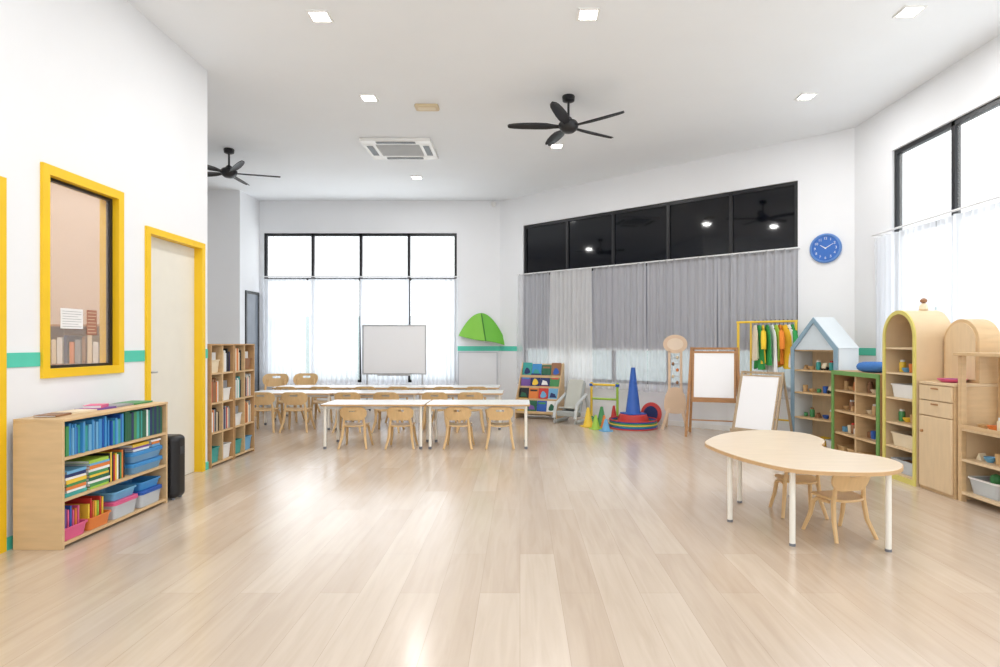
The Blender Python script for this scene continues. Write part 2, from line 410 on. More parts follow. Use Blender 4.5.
def fan(X,Y,label,a0):
    t=thing('ceiling_fan',label,'ceiling fan',(X,Y,H),0)
    MB().lathe([(.03,-.07),(.065,-.055),(.07,-.01),(.065,0)],24).build('canopy',FANM,t)
    MB().cyl((0,0,-.26),(0,0,-.06),.013).build('downrod',FANM,t)
    MB().lathe([(.02,-.40),(.06,-.395),(.085,-.375),(.105,-.345),(.11,-.31),(.09,-.28),(.05,-.265),(.03,-.235)],28).build('motor_housing',FANM,t)
    for k in range(5):
        an=a0+2*PI*k/5; vs=[];fs=[]
        prof=[(.09,.045),(.16,.07),(.24,.11),(.36,.12),(.5,.11),(.6,.09),(.65,.065),(.665,.03)]
        nn=5
        mx=Matrix.Rotation(an,4,'Z')@Matrix.Translation((0,0,-.335))@Matrix.Rotation(R(13),4,'X')
        for s_ in(0,1):
            for r,wd in prof:
                for q in range(nn):
                    f=q/(nn-1)-.5
                    vs.append((r,f*wd+.01*math.sin(r*5),-.008*s_+.012*(1-4*f*f)+.02*(r-.1)))
        n1=len(prof)*nn
        for s_ in(0,1):
            for i in range(len(prof)-1):
                for q in range(nn-1):
                    p=s_*n1+i*nn+q; fs.append((p,p+1,p+nn+1,p+nn))
        edge=[q for q in range(nn)]+[i*nn+nn-1 for i in range(1,len(prof))]+[(len(prof)-1)*nn+q for q in range(nn-2,-1,-1)]+[i*nn for i in range(len(prof)-2,0,-1)]
        for i in range(len(edge)):
            p,q=edge[i],edge[(i+1)%len(edge)]; fs.append((p,q,q+n1,p+n1))
        MB().add(vs,fs,mx).build('blade',FANM,t)
fan(.53,6.56,'black five blade ceiling fan nearer the middle of the room',PI)
fan(-4.05,8.35,'black five blade ceiling fan farther left, half behind the left wall corner',PI-.25)
t=thing('air_conditioner','white square ceiling cassette air conditioner with central grille','air conditioner',(-1.65,8.3,H))
p=MB()
for q in((-.47,.47,-.41,-.25),(-.47,.47,.25,.41),(-.47,-.29,-.25,.25),(.29,.47,-.25,.25)): p.bx(*q,-.04,0)
p.build('panel',WHITE,t,bevel=.008)
MB().bx(-.29,.29,-.25,.25,-.015,-.001).build('filter',M('filter_grey',(105,108,112),.7),t)
g=MB()
for i in range(11): g.bx(-.285,.285,-.24+i*.046,-.222+i*.046,-.035,-.016)
g.build('grille',M('grille_grey',(205,206,206),.5),t)
for q in((-.26,.26,-.37,-.3),(-.26,.26,.3,.37),(-.42,-.34,-.2,.2),(.34,.42,-.2,.2)):
    box(*q,-.046,-.041).build('louver',M('louver_dark',(60,62,66),.4),t)
t=thing('ceiling_plate','small beige rectangular fitting on the ceiling between downlights','ceiling fitting',(-1.06,6.84,H))
MB().prism(rrect(.27,.16,.03),-.03,0).build('body',M('beige_plastic',(214,196,160),.6),t,bevel=.006)
MB().prism(rrect(.2,.08,.02),-.034,-.03).build('cover',M('beige_light',(230,218,190),.6),t)
t=thing('motion_sensor','small white sensor high in the far corner below the ceiling','sensor',(-.5,YB,3.9))
MB().lathe([(.02,-.07),(.04,-.06),(.045,0)],18,c=(0,-.05,0)).build('dome',WHITE,t); box(-.04,.04,-.02,0,-.04,.03).build('bracket',WHITE,t)

# ---------------------------------------------------------------- clock
cx=.945*DL
loc=DM@Vector((cx,0,2.47))
t=thing('wall_clock','round blue wall clock with white numerals on the angled wall','clock',loc,DT)
rot=Matrix.Rotation(PI/2,4,'X')
MB().lathe([(.18,.0),(.19,.01),(.19,.03),(.18,.04),(.165,.04),(.16,.025),(.0001,.025)],40,mx=rot).build('rim',M('clock_rim',(96,140,204),.35),t)
MB().lathe([(.162,.025),(.162,.028),(.0001,.028)],40,mx=rot).build('face',M('clock_face',(50,108,192),.4),t)
def textmesh(s,size):
    cu=bpy.data.curves.new('t','FONT'); cu.body=s; cu.size=size; cu.align_x='CENTER'; cu.align_y='CENTER'; cu.extrude=.0008
    ob=bpy.data.objects.new('t',cu); C.objects.link(ob); bpy.context.view_layer.update()
    me=bpy.data.meshes.new_from_object(ob.evaluated_get(bpy.context.evaluated_depsgraph_get()))
    vs=[v.co.copy() for v in me.vertices]; fs=[tuple(p.vertices) for p in me.polygons]
    bpy.data.objects.remove(ob); bpy.data.meshes.remove(me); return vs,fs
for h in range(1,13):
    vs,fs=textmesh(str(h),.045); an=PI/2-2*PI*h/12
    MB().add(vs,fs,Matrix.Translation((.125*math.cos(an),-.0295,.125*math.sin(an)))@rot).build('numeral',PAPER,t)
def hand(nm,an,L,w_):
    MB().bar((0,-.032,0),(L*math.sin(an),-.032,L*math.cos(an)),w_,.002,w_*.5,side=(math.cos(an),0,-math.sin(an))).build(nm,PAPER,t)
hand('hour_hand',R(305),.075,.012); hand('minute_hand',R(60),.11,.009)
MB().lathe([(.01,0),(.01,.006),(.001,.008)],12,mx=Matrix.Translation((0,-.028,0))@rot).build('hub',PAPER,t)

# ---------------------------------------------------------------- small item builders
def book(w_,d_,h_,col,label,group,loc,rz,flat=False,cat='book',ry=0):
    t=thing(cat,label,cat,loc,rz,group)
    if ry: t.rotation_euler=(0,ry,rz)
    c=.0025
    if not flat:
        m=MB().bx(-w_/2,w_/2,-d_/2,-d_/2+c,0,h_).bx(-w_/2,-w_/2+c,-d_/2+c,d_/2,0,h_).bx(w_/2-c,w_/2,-d_/2+c,d_/2,0,h_)
        pg=box(-w_/2+c,w_/2-c,-d_/2+c,d_/2-.004,.004,h_-.004)
    else:
        m=MB().bx(-w_/2,w_/2,-d_/2,-d_/2+c,0,h_).bx(-w_/2,w_/2,-d_/2+c,d_/2,0,c).bx(-w_/2,w_/2,-d_/2+c,d_/2,h_-c,h_)
        pg=box(-w_/2+.004,w_/2-.004,-d_/2+c,d_/2-.004,c,h_-c)
    m.build('cover',PC(col),t); pg.build('pages',PAPER,t)
    return t
def bin_(w_,d_,h_,mat,label,group,loc,rz,name='storage_bin',cat='storage bin',lid=None):
    t=thing(name,label,cat,loc,rz,group)
    k=.004
    rings=[[(x,y,0) for x,y in rrect(w_*.9,d_*.9,.02,3)],[(x,y,h_) for x,y in rrect(w_,d_,.02,3)],
           [(x,y,h_) for x,y in rrect(w_-2*k,d_-2*k,.018,3)],[(x,y,k) for x,y in rrect(w_*.9-2*k,d_*.9-2*k,.016,3)]]
    MB().ring(rings).build('tub',mat,t)
    o1=rrect(w_+.012,d_+.012,.022,3); i1=rrect(w_-.004,d_-.004,.018,3)
    MB().panel_hole(o1,i1,.01,lambda a,b,y:(a,b,h_-.004+y)).build('rim',lid or mat,t)
    if lid: MB().prism(rrect(w_+.008,d_+.008,.02,3),h_+.002,h_+.016).build('lid',lid,t)
    return t
def bowl(r,h_,col,label,group,loc,cat='bowl'):
    t=tag(MB().lathe([(r*.5,0),(r*.85,h_*.5),(r,h_),(r*.94,h_),(r*.78,h_*.5),(r*.4,h_*.12),(.001,h_*.1)],20).build('bowl',PC(col)),label,cat,group)
    t.location=loc; return t
def cup(r,h_,col,label,group,loc):
    t=tag(MB().lathe([(r*.8,0),(r,h_),(r*.88,h_),(r*.7,h_*.1),(.001,h_*.1)],16).build('cup',PC(col)),label,'cup',group)
    t.location=loc; return t
def jar(r,h_,col,lidc,label,group,loc):
    t=thing('jar',label,'jar',loc,0,group)
    MB().lathe([(r*.9,0),(r,h_*.08),(r,h_*.75),(r*.7,h_*.85)],16).build('body',PC(col),t)
    MB().lathe([(r*.75,h_*.85),(r*.75,h_),(r*.6,h_*1.02)],16).build('lid',PC(lidc),t)
    return t
def block(kind,s,col,label,group,loc,rz):
    m=MB()
    if kind==0: m.bx(-s/2,s/2,-s/2,s/2,0,s)
    elif kind==1: m.prism([(-s/2,0),(s/2,0),(0,s)],-s/2,s/2,'xz')
    else: m.lathe([(s/2,0),(s/2,s)],18)
    o=tag(m.build('toy_block',PC(col),bevel=.003),label,'toy block',group); o.location=loc; o.rotation_euler=(0,0,rz); return o
def car(s,col,label,group,loc,rz):
    t=thing('toy_car',label,'toy car',loc,rz,group)
    MB().prism([(-s/2,.02),(s/2,.02),(s/2,.05),(s*.3,.055),(s*.18,.085),(-s*.25,.085),(-s*.38,.055),(-s/2,.05)],-.03,.03,'xz').build('body',PC(col),t,bevel=.004)
    for x in(-s*.3,s*.3):
        for y in(-.036,.036): MB().cyl((x,y-.006,.02),(x,y+.006,.02),.02).build('wheel',BLK,t)
    return t

def shelf_unit(name,label,cat,loc,rz,w_,d_,h_,th,zs,cols,mat,backmat,shelfmat=None,edge=None,group=None,ew=.035):
    t=thing(name,label,cat,loc,rz,group)
    sm=shelfmat or mat
    for s_ in(-1,1): box(s_*w_/2-(th if s_>0 else 0),s_*w_/2+(th if s_<0 else 0),-d_/2,d_/2,0,h_-th).build('side_panel',mat,t,bevel=.002)
    box(-w_/2,w_/2,-d_/2-.004,d_/2,h_-th,h_).build('top_panel',mat,t,bevel=.003)
    box(-w_/2+th,w_/2-th,-d_/2+.005,d_/2-.01,.02,.02+th).build('bottom_panel',sm,t)
    for z in zs: box(-w_/2+th,w_/2-th,-d_/2+.005,d_/2-.01,z,z+th).build('shelf',sm,t)
    for c in cols: box(c-th/2,c+th/2,-d_/2+.003,d_/2-.01,.02+th,h_-th).build('divider',sm,t)
    box(-w_/2+th,w_/2-th,d_/2-.01,d_/2-.002,.02,h_-th).build('back_panel',backmat,t)
    if edge:
        MB().panel_hole([(-w_/2,0),(w_/2,0),(w_/2,h_),(-w_/2,h_)],[(-w_/2+ew,.05),(w_/2-ew,.05),(w_/2-ew,h_-ew),(-w_/2+ew,h_-ew)],.012,lambda a,b,y:(a,-d_/2-.0105+y,b)).build('face_frame',edge,t)
    return t,Matrix.Translation(loc)@Matrix.Rotation(rz,4,'Z')
def W(mx,x,y,z): return mx@Vector((x,y,z))

# bookshelf in the side room, seen through the yellow window
t,srm=shelf_unit('side_room_shelf','dim brown bookshelf in the room behind the yellow framed window','shelf',(-3.95,5.62,0),0,.9,.3,1.42,.02,[.36,.7,1.04],[],BROWN,BROWN)
for i in range(12):
    c=['brown','cream','white','navy','orange','grey'][i%6]
    book(.03+.01*(i%3),.2,.2+.02*(i%4),c,'%s book, %s from left on the top shelf of the side room bookshelf'%(c,ORD[i]),'books in the side room',W(srm,-.38+i*.055,-.02,1.061),0)

# ---------------------------------------------------------------- low bookcase on the left
BR=PI/2
t,bm_=shelf_unit('low_bookcase','low birch bookcase full of books against the left wall','bookcase',(-2.91,4.16,0),BR,1.08,.30,.79,.018,[.285,.535],[],WOOD,WOODX)
x=-.512
cols=['sky blue','blue','light blue','sky blue','teal','light blue','sky blue']
while x<.06:
    w_=random.choice([.012,.015,.02,.026]); h_=random.uniform(.165,.205); c=cols[random.randrange(7)]
    if x<-.48: c='green'
    if x+w_>.06: break
    book(w_,.2,h_,c,'thin %s book in the blue run on the bookcase top shelf'%c,'blue books on the top shelf',W(bm_,x+w_/2,-.03+random.uniform(-.01,.01),.554),BR); x+=w_+.001
x=.065
while x<.5:
    w_=random.choice([.016,.02,.026,.03]); h_=random.uniform(.19,.222); c=random.choice(['dark green','teal','green','dark green','white','navy','green'])
    if x+w_>.51: break
    book(w_,.22,h_,c,'%s book in the green run on the bookcase top shelf'%c,'green books on the top shelf',W(bm_,x+w_/2,-.02,.554),BR); x+=w_+.001
z=.791
for i,(lx,c,wd,dd,ry) in enumerate(((-.38,'brown',.16,.13,.1),(-.2,'cream',.2,.15,-.1),(.0,'purple',.2,.14,-.15),(.2,'grey',.18,.14,.05),(.4,'green',.22,.16,.0))):
    book(wd,dd,.012,c,'%s book lying flat on top of the low bookcase'%c,None,W(bm_,lx,.03,z),BR+ry,flat=True)
book(.14,.11,.02,'pink','small pink book lying on the purple book on top of the bookcase',None,W(bm_,.0,.03,z+.0125),BR+.3,flat=True)
def stack(lx,z,cs,wd,dd,ths,where,group,ly=-.03):
    for i,c in enumerate(cs):
        th=ths[i%len(ths)]
        book(wd-random.uniform(0,.03),dd,th,c,'%s book lying in %s'%(c,where),group,W(bm_,lx+random.uniform(-.006,.006),ly,z),BR+random.uniform(-.04,.04),flat=True); z+=th+.0008
stack(-.41,.304,['teal','white','orange','green','yellow','white','navy','light blue'],.19,.21,[.024,.014,.02,.017],'the leftmost stack on the bookcase middle shelf','stacked books at the left of the middle shelf')
stack(-.2,.304,['lime','green','white','dark green','yellow','green','white','orange','light blue','lime'],.2,.21,[.014,.02,.016,.022],'the green stack on the bookcase middle shelf','green stack on the middle shelf')
x=-.082
for i,c in enumerate(['black','yellow','black','red','yellow','white','black','green','orange','black']):
    book(.015,.2,.16+random.uniform(0,.045),c,'%s upright book in the middle of the bookcase middle shelf'%c,'upright books on the middle shelf',W(bm_,x,-.02,.304),BR); x+=.0165
bt=M('blue_tub',(120,170,210),.35,alpha=.2)
for k in(0,1):
    bin_(.36,.24,.06,bt,'blue tinted box, %s of the pair on the bookcase middle shelf'%('lower','upper')[k],'blue boxes on the middle shelf',W(bm_,.31,-.02,.304+k*.08),BR,lid=PC('sky blue'))
stack(.25,.463,['white','purple','yellow'],.2,.19,[.016,.014,.02],'the short stack on the blue boxes','short stack on the blue boxes')
stack(.43,.463,['light blue','orange','white'],.12,.19,[.018,.018,.014],'the small pile at the right on the blue boxes','small pile on the blue boxes')
bs=[(-.42,'pink','sky blue'),(-.2,'orange','yellow'),(.06,'light blue','pink'),(.35,'sky blue','blue')]
for i,(lx,c,l) in enumerate(bs):
    wd=.2 if i<2 else .25
    bin_(wd,.25,.105 if i>1 else .08,CLEAR if i>1 else PC(c),'%s box with %s rim on the bottom shelf of the low bookcase'%('clear' if i>1 else c,l if i>1 else c),None,W(bm_,lx,-.02,.0395),BR,lid=None if i<2 else PC(l))
    if i<2:
        x=-wd/2+.03
        for c2 in(['pink','purple','pink','blue','pink','orange','pink'] if i==0 else['yellow','red','orange','yellow','lime','red','yellow']):
            book(.013,.19,random.uniform(.16,.2),c2,'%s folder standing in the %s box on the bottom shelf'%(c2,c),'folders in the bottom shelf boxes',W(bm_,lx+x,-.02,.045),BR,cat='folder'); x+=.0215
    else:
        for q in range(4): block(q%3,.05,['red','yellow','green','blue'][q],'%s toy block inside the clear box with %s lid'%(['red','yellow','green','blue'][q],l),None,W(bm_,lx-.08+.052*q,-.05,.045),BR+.3*q)
        bin_(wd-.01,.23,.06,PC(c),'%s tray stacked on the clear box with %s lid'%(c,l),None,W(bm_,lx,-.02,.163),BR,name='tray',cat='tray')

# speaker
t=thing('portable_speaker','black upright speaker standing at the far end of the low bookcase','speaker',(-2.835,4.83,0),0)
MB().prism(rrect(.23,.17,.06,8),.012,.51).build('cabinet',BLK,t,bevel=.04,seg=5)
MB().prism([(a,b) for a,b in rrect(.15,.36,.05,cy=.26)],-.091,-.084,'xz').build('grille',M('grille_black',(26,26,29),.7,bump=.5,scale=200),t)
box(.1155,.119,-.03,.03,.36,.42).build('control_panel',M('dark_grey',(58,60,64),.5),t)
for s_ in(-1,1):
    for y_ in(-1,1): MB().cyl((s_*.07,y_*.05,0),(s_*.07,y_*.05,.014),.015).build('foot',GREYP,t)

# ---------------------------------------------------------------- tall cubby shelves
tz=[.33,.63,.93]
for u,(yc,lab,wh) in enumerate(((6.215,'tall birch cubby shelf next to the wall corner, filled with books and boxes','corner cubby shelf'),(6.71,'tall birch cubby shelf farther from the wall corner, filled with books','farther cubby shelf'))):
    loc=(-3.225,yc,0)
    t,mx=shelf_unit('cubby_shelf',lab,'shelf',loc,BR,.485,.3,1.24,.016,tz,[0],WOODD,WOOD,shelfmat=WOOD,group='tall cubby shelves')
    for ci,cxx in enumerate((-.12,.12)):
        for ri,z in enumerate([.037]+[q+.017 for q in tz]):
            wh2='%s row, %s column of the %s'%(('bottom','second','third','top')[ri],('near','far')[ci],wh)
            k=(u*2+ci+ri)%3
            if ri==0:
                c=('teal','white','teal','light blue')[(u*2+ci)%4]
                bin_(.19,.24,.15,PC(c),'%s bin in the %s'%(c,wh2),None,W(mx,cxx,-.01,z),BR)
            elif k==0:
                c=('cream','brown','white')[(u+ri)%3]
                bin_(.19,.24,.13,PC(c),'%s bin in the %s'%(c,wh2),None,W(mx,cxx,-.01,z),BR)
                book(.15,.17,.2,'white' if c!='white' else 'grey','file box standing in the bin, %s'%wh2,None,W(mx,cxx,-.01,z+.006),BR)
            else:
                x=-.105
                while x<.075:
                    w_=random.uniform(.012,.026); c=random.choice(['white','brown','navy','cream','teal','orange','black','red','grey','white'])
                    book(w_,.2,random.uniform(.19,.25),c,'%s book in the %s'%(c,wh2),'books in the tall cubby shelves',W(mx,cxx+x+w_/2,-.02,z),BR); x+=w_+.001

# ---------------------------------------------------------------- tables
def make_table(label,loc,group,rz=0):
    t=thing('activity_table',label,'table',loc,rz,group)
    hw,hd=.61,.3
    MB().prism(rrect(2*hw,2*hd,.03),.508,.53).build('tabletop',WHITE,t,bevel=.002)
    MB().panel_hole(rrect(2*hw+.006,2*hd+.006,.033),rrect(2*hw-.001,2*hd-.001,.0295),.02,lambda a,b,y:(a,b,.518+y)).build('edge_band',EDGE,t)
    ap=MB()
    for y in(-.19,.17): ap.bx(-hw+.06,hw-.06,y,y+.02,.465,.508)
    for x in(-hw+.06,hw-.08): ap.bx(x,x+.02,-.17,.17,.465,.508)
    ap.build('apron',WMET,t)
    for sx in(-1,1):
        for sy in(-1,1):
            l=MB().cyl((sx*(hw-.045),sy*(hd-.045),.02),(sx*(hw-.045),sy*(hd-.045),.508),.0165).build('leg',CMET,t)
            MB().cyl((sx*(hw-.045),sy*(hd-.045),0),(sx*(hw-.045),sy*(hd-.045),.03),.019).build('foot_cap',GREYP,l)
    return t
tA=make_table('white rectangular low table, left one of the front row',(-1.735,7.33,0),'low tables')
dup(tA,(-.495,7.33,0),0,'white rectangular low table, right one of the front row')
for i,X in enumerate((-.86,-2.09,-3.32)): dup(tA,(X,8.9,0),0,'white rectangular low table, %s of the middle row'%('rightmost','centre one','leftmost')[i])
for i,X in enumerate((-.95,-2.18,-3.41)): dup(tA,(X,10.0,0),0,'white rectangular low table, %s of the far row by the window'%('rightmost','centre one','leftmost')[i])

def make_chair(label,loc,rz,group):
    t=thing('child_chair',label,'chair',loc,rz,group)
    P=[]
    for a,b in rrect(.3,.28,.09,6): P.append((a*(1+.12*(-b)/.14*.5),b-.0))
    n=len(P); rg=[[(a*.97,b*.97,.256+.014*(abs(a)/.15)**2) for a,b in P],[(a,b,.264+.014*(abs(a)/.15)**2) for a,b in P],[(a*.97,b*.97,.272+.014*(abs(a)/.15)**2) for a,b in P],[(a*.5,b*.5,.266) for a,b in P],[(a*.05,b*.05,.262) for a,b in P]]
    MB().ring(rg).build('seat',PLY,t)
    outer=rrect(.315,.16,.075,6,0,.415)
    outer=[(a*(1+.9*(z-.42)),z) for a,z in outer]
    inner=rrect(.1,.026,.0125,6,0,.452)
    MB().panel_hole(outer,inner,.011,lambda a,z,y:(a,.132+y+(z-.345)*.3-1.3*a*a,z)).build('backrest',PLY,t)
    for s in(-1,1):
        MB().tube([(s*.105,.128,.43),(s*.118,.108,.34),(s*.125,.1,.26),(s*.137,.118,.13),(s*.165,.175,0)],[.012,.014,.017,.016,.013],8).build('leg',PLY,t)
        MB().tube([(s*.125,.06,.25),(s*.125,-.05,.25),(s*.13,-.085,.225),(s*.14,-.105,.13),(s*.16,-.155,0)],[.012,.015,.017,.016,.013],8).build('leg',PLY,t)
    return t
ch=None
for i,X in enumerate((-1.97,-1.42,-.73,-.24)):
    lb='small birch chair at the front table row, %s from left'%ORD[i]
    if ch is None: ch=make_chair(lb,(X,7.22,0),PI,'child chairs at the tables')
    else: dup(ch,(X,7.22,0),PI+random.uniform(-.04,.04),lb)
for i,X in enumerate((-3.62,-3.16,-2.42,-1.87,-1.2,-.7)):
    dup(ch,(X,8.54,0),PI+random.uniform(-.06,.06),'small birch chair at the middle table row, %s from left'%ORD[i],1.14)
for i,X in enumerate((-3.7,-3.15,-2.45,-1.92,-1.2,-.68)):
    dup(ch,(X,9.62,0),PI+random.uniform(-.06,.06),'small birch chair at the far table row, %s from left'%ORD[i],1.14)
dup(ch,(-4.33,10.5,0),0.1,'larger birch chair standing left behind the far table row',1.42)
dup(ch,(-3.86,10.6,0),-.05,'larger birch chair standing right behind the far table row',1.42)

# kidney table
KP=[(1.42,4.59),(1.72,5.0),(2.1,5.17),(2.36,5.0),(2.36,4.66),(2.2,4.36),(2.25,4.14),(2.38,3.96),(2.38,3.74),(2.22,3.54),(1.98,3.48),(1.64,3.57),(1.47,3.88),(1.39,4.3)]
KC=(1.9,4.3)
KP=[(a-KC[0],b-KC[1]) for a,b in KP][::-1]
t=thing('kidney_table','low kidney shaped table with pale wood top and white legs','table',(KC[0],KC[1],0))
sm=catmull(KP,8)
MB().prism([(a*.996,b*.996) for a,b in sm],.474,.502).build('tabletop',KTOP,t,bevel=.003)
big=[(a*1.003,b*1.003) for a,b in sm]; sml=[(a*.994,b*.994) for a,b in sm]
MB().panel_hole(big,sml,.022,lambda a,b,y:(a,b,.487+y)).build('edge_band',EDGE,t)
for a,b in((1.47,4.2),(1.72,4.7),(1.68,3.7),(2.21,3.6),(2.2,4.87)):
    a-=KC[0]; b-=KC[1]
    l=MB().cyl((a,b,.015),(a,b,.474),.0175,n=18).build('leg',CMET,t)
    MB().cyl((a,b,0),(a,b,.016),.019,n=18).build('foot_cap',GREYP,l)
    MB().cyl((a,b,.464),(a,b,.475),.03,n=18).build('mounting_plate',CMET,l)
dup(ch,(2.08,3.93,0),PI+.25,'small birch chair tucked under the near right lobe of the kidney table',.92,'child chairs at the kidney table')
dup(ch,(2.04,4.42,0),PI-.1,'small birch chair under the middle of the kidney table',.92,'child chairs at the kidney table')

# ---------------------------------------------------------------- whiteboard on stand
t=thing('whiteboard','large whiteboard on a stand behind the far table row','whiteboard',(-2.27,10.85,0))
box(-.56,.56,-.01,.01,.7,1.56).build('board',BOARDW,t)
MB().panel_hole([(-.58,.68),(.58,.68),(.58,1.58),(-.58,1.58)],[(-.555,.705),(.555,.705),(.555,1.555),(-.555,1.555)],.03,lambda a,b,y:(a,y,b)).build('frame',STEEL,t)
box(-.3,.3,-.06,-.015,.66,.68).build('pen_tray',STEEL,t)
for s in(-1,1):
    MB().cyl((s*.5,.02,.05),(s*.5,.02,1.3),.014).build('leg',STEEL,t)
    MB().cyl((s*.5,-.25,.05),(s*.5,.25,.05),.014).build('foot',STEEL,t)
    for y in(-.23,.23): MB().cyl((s*.5-.01,y,.025),(s*.5+.01,y,.025),.025).build('caster',BLK,t)
t=thing('wall_board','plain white board on the far wall below the teal stripe','board',(-.8,YB,0))
box(-.36,.36,-.03,-.013,.42,1.07).build('board',M('panel_grey_white',(232,234,238),.5,var=.01),t)
MB().panel_hole([(-.375,.405),(.375,.405),(.375,1.085),(-.375,1.085)],[(-.355,.425),(.355,.425),(.355,1.065),(-.355,1.065)],.024,lambda a,b,y:(a,-.026+y,b)).build('frame',M('frame_grey',(200,204,210),.4),t)

# leaf canopy
t=thing('leaf_canopy','green fabric leaf canopy mounted on the far wall above the teal stripe','leaf canopy',(-.70,YB,1.27))
LG=M('leaf_green',(138,206,76),.6,var=.04,scale=3); LG2=M('leaf_green_deep',(112,190,64),.6,var=.04,scale=3); LD=M('leaf_dark',(56,126,44),.6)
def leafpt(x,f,off=0):
    a=abs(x)/.46
    if x<0: zb=.02+.1*a**1.4; zt=.12+.42*(1-a**2.0)
    else: zb=.02-.09*a**1.5; zt=-.07+.61*(1-a**1.9)
    xs_=x+.06*(1-f)*(1-a)-.03*f*(1-a)
    dep=(1-a*a)
    return (xs_,-.03-.14*(1-f)*dep-.03*dep-off,zb+(zt-zb)*f)
def leafhalf(x0,x1,mat):
    nx,nf=20,12; vs=[];fs=[]
    for off in(0,.008):
        for i in range(nx+1):
            for j in range(nf+1): vs.append(leafpt(x0+(x1-x0)*i/nx,j/nf,off))
    n1=(nx+1)*(nf+1)
    for l in(0,1):
        for i in range(nx):
            for j in range(nf):
                p=l*n1+i*(nf+1)+j; fs.append((p,p+1,p+nf+2,p+nf+1))
    MB().add(vs,fs).build('leaf_half',mat,t)
leafhalf(-.4599,0,LG); leafhalf(0,.4599,LG2)  # two-tone leaf, right half in the deeper green
MB().tube([leafpt(0,j/10,.008) for j in range(11)],[.012]*10+[.007],8).build('midrib',LD,t)
rim=[leafpt(-.4599+.9198*i/30,1,.004) for i in range(31)]+[leafpt(.4599-.9198*i/30,0,.004) for i in range(1,30)]
MB().tube(rim,.006,6,closed=True).build('rim',LG2,t)
MB().cyl((.07,-.19,.03),(.05,0,.0),.012).build('wall_arm',WMET,t)

# ---------------------------------------------------------------- book display rack
rz=R(-22); loc=Vector((.33,10.02,0)); t=thing('display_rack','birch book display rack with tilted picture books beneath the dark windows','book rack',loc,rz)
mx=Matrix.Translation(loc)@Matrix.Rotation(rz,4,'Z')
for s in(-1,1):
    MB().prism([(-.2,0),(.2,0),(.2,.9),(.14,.92),(-.2,.25)],s*.36-.009,s*.36+.009,'yz').build('side_panel',WOOD,t,bevel=.003)
box(-.351,.351,.185,.2,.02,.9).build('back_panel',WOODX,t)
tiers=[(-.13,.1),(-.05,.3),(.03,.5),(.1,.68)]
for y,z in tiers:
    box(-.351,.351,y-.06,y+.08,z-.012,z).build('tier_shelf',WOOD,t)
    box(-.351,.351,y-.065,y-.055,z-.012,z+.03).build('tier_lip',WOOD,t)
cc=['green','blue','navy','yellow','light blue','dark green','orange','teal','white','navy','dark green','purple','brown','red','sky blue','black']
k=0
for ti,(y,z) in enumerate(tiers):
    for j in range(4):
        c=cc[(k*7+3)%16]; k+=1
        o=thing('picture_book','%s picture book, %s from left on the %s tier of the display rack'%(c,ORD[j],('bottom','second','third','top')[ti]),'book',mx@Vector((-.26+j*.172,y-.03,z+.003)),rz,'picture books on the display rack')
        o.rotation_euler=(R(-14),0,rz)
        hh=.2+.02*((k*5)%3)
        box(-.083,.083,-.004,.004,0,hh).build('cover',PC(c),o)
        c2=cc[(k*5+1)%16]
        if c2==c: c2='cream'
        k3=k%3
        if k3==0: pp=rrect(.13,.03,.008,4,0,hh*.8)
        elif k3==1: pp=catmull([(-.05,.06),(.0,.04),(.055,.07),(.03,.13),(-.02,.15)],4)
        else: pp=[(-.06,.05),(.06,.05),(.03,.11),(-.04,.13)]
        MB().prism(pp,-.0052,-.0042,'xz').build('cover_picture',PC(c2),o)

# ---------------------------------------------------------------- grey toddler recliner
t=thing('toddler_chair','low grey plastic toddler recliner beside the book display rack','toddler chair',(.81,9.42,0),R(-30)); t.scale=(1.08,1.08,1.2)
GB=M('warm_grey_plastic',(166,170,168),.45)
MB().prism([(-.22,.10),(.02,.08),(.22,.5),(.17,.55),(-.0,.16),(-.22,.17)],-.14,.14,'yz').build('seat_shell',GB,t,bevel=.015)
for s in(-1,1):
    MB().tube([(s*.165,-.22,.03),(s*.165,.2,.03),(s*.165,.24,.1),(s*.165,.14,.36),(s*.165,-.18,.25),(s*.165,-.24,.08)],.024,10,closed=True).build('side_frame',M('pale_grey_plastic',(196,199,198),.45),t)
MB().prism([(-.19,.2),(.0,.17),(.17,.53),(.15,.56),(-.01,.2),(-.19,.22)],-.12,.12,'yz').build('cushion',M('beige_fabric',(192,193,184),.8),t,bevel=.01)
MB().cyl((-.165,-.05,.14),(.165,-.05,.14),.012).build('crossbar',GB,t)

# ---------------------------------------------------------------- play equipment
def cone(X,Y,r,h_,col,label,group,z=0):
    t=thing('play_cone',label,'cone',(X,Y,z),.4,group)
    MB().lathe([(r*.8,.014),(r*.72,.03),(r*.2,h_),(r*.12,h_+.004)],24).build('cone_body',PC(col),t)
    MB().prism(rrect(2*r,2*r,r*.3),0,.015).build('base',PC(col),t)
cone(1.02,8.98,.1,.28,'yellow','small yellow cone, leftmost of the small cones by the hurdle','small cones')
cone(1.24,9.12,.1,.28,'green','small green cone between the yellow and red cones','small cones')
cone(1.10,8.72,.08,.2,'lime','small lime green cone in front of the yellow cone','small cones')
cone(1.45,9.27,.085,.28,'red','small red cone next to the stacked hoops','small cones')
cone(1.24,8.84,.07,.18,'orange','tiny orange cone in front of the hurdle','small cones')
cone(1.22,8.52,.08,.17,'light blue','small light blue cone nearest the camera, left of the hoops','small cones')
t=thing('stepping_base','round teal and white stepping base inside the stacked hoops','stepping stone',(1.67,8.86,0))
MB().lathe([(.25,0),(.26,.02),(.24,.1)],32).build('lower_ring',PC('teal'),t)
MB().lathe([(.23,.1),(.23,.12),(.2,.2),(.18,.205)],32).build('upper_ring',PC('red'),t)
cone(1.67,8.86,.15,.68,'blue','tall blue cone standing on the round base among the hoops',None,z=.206)
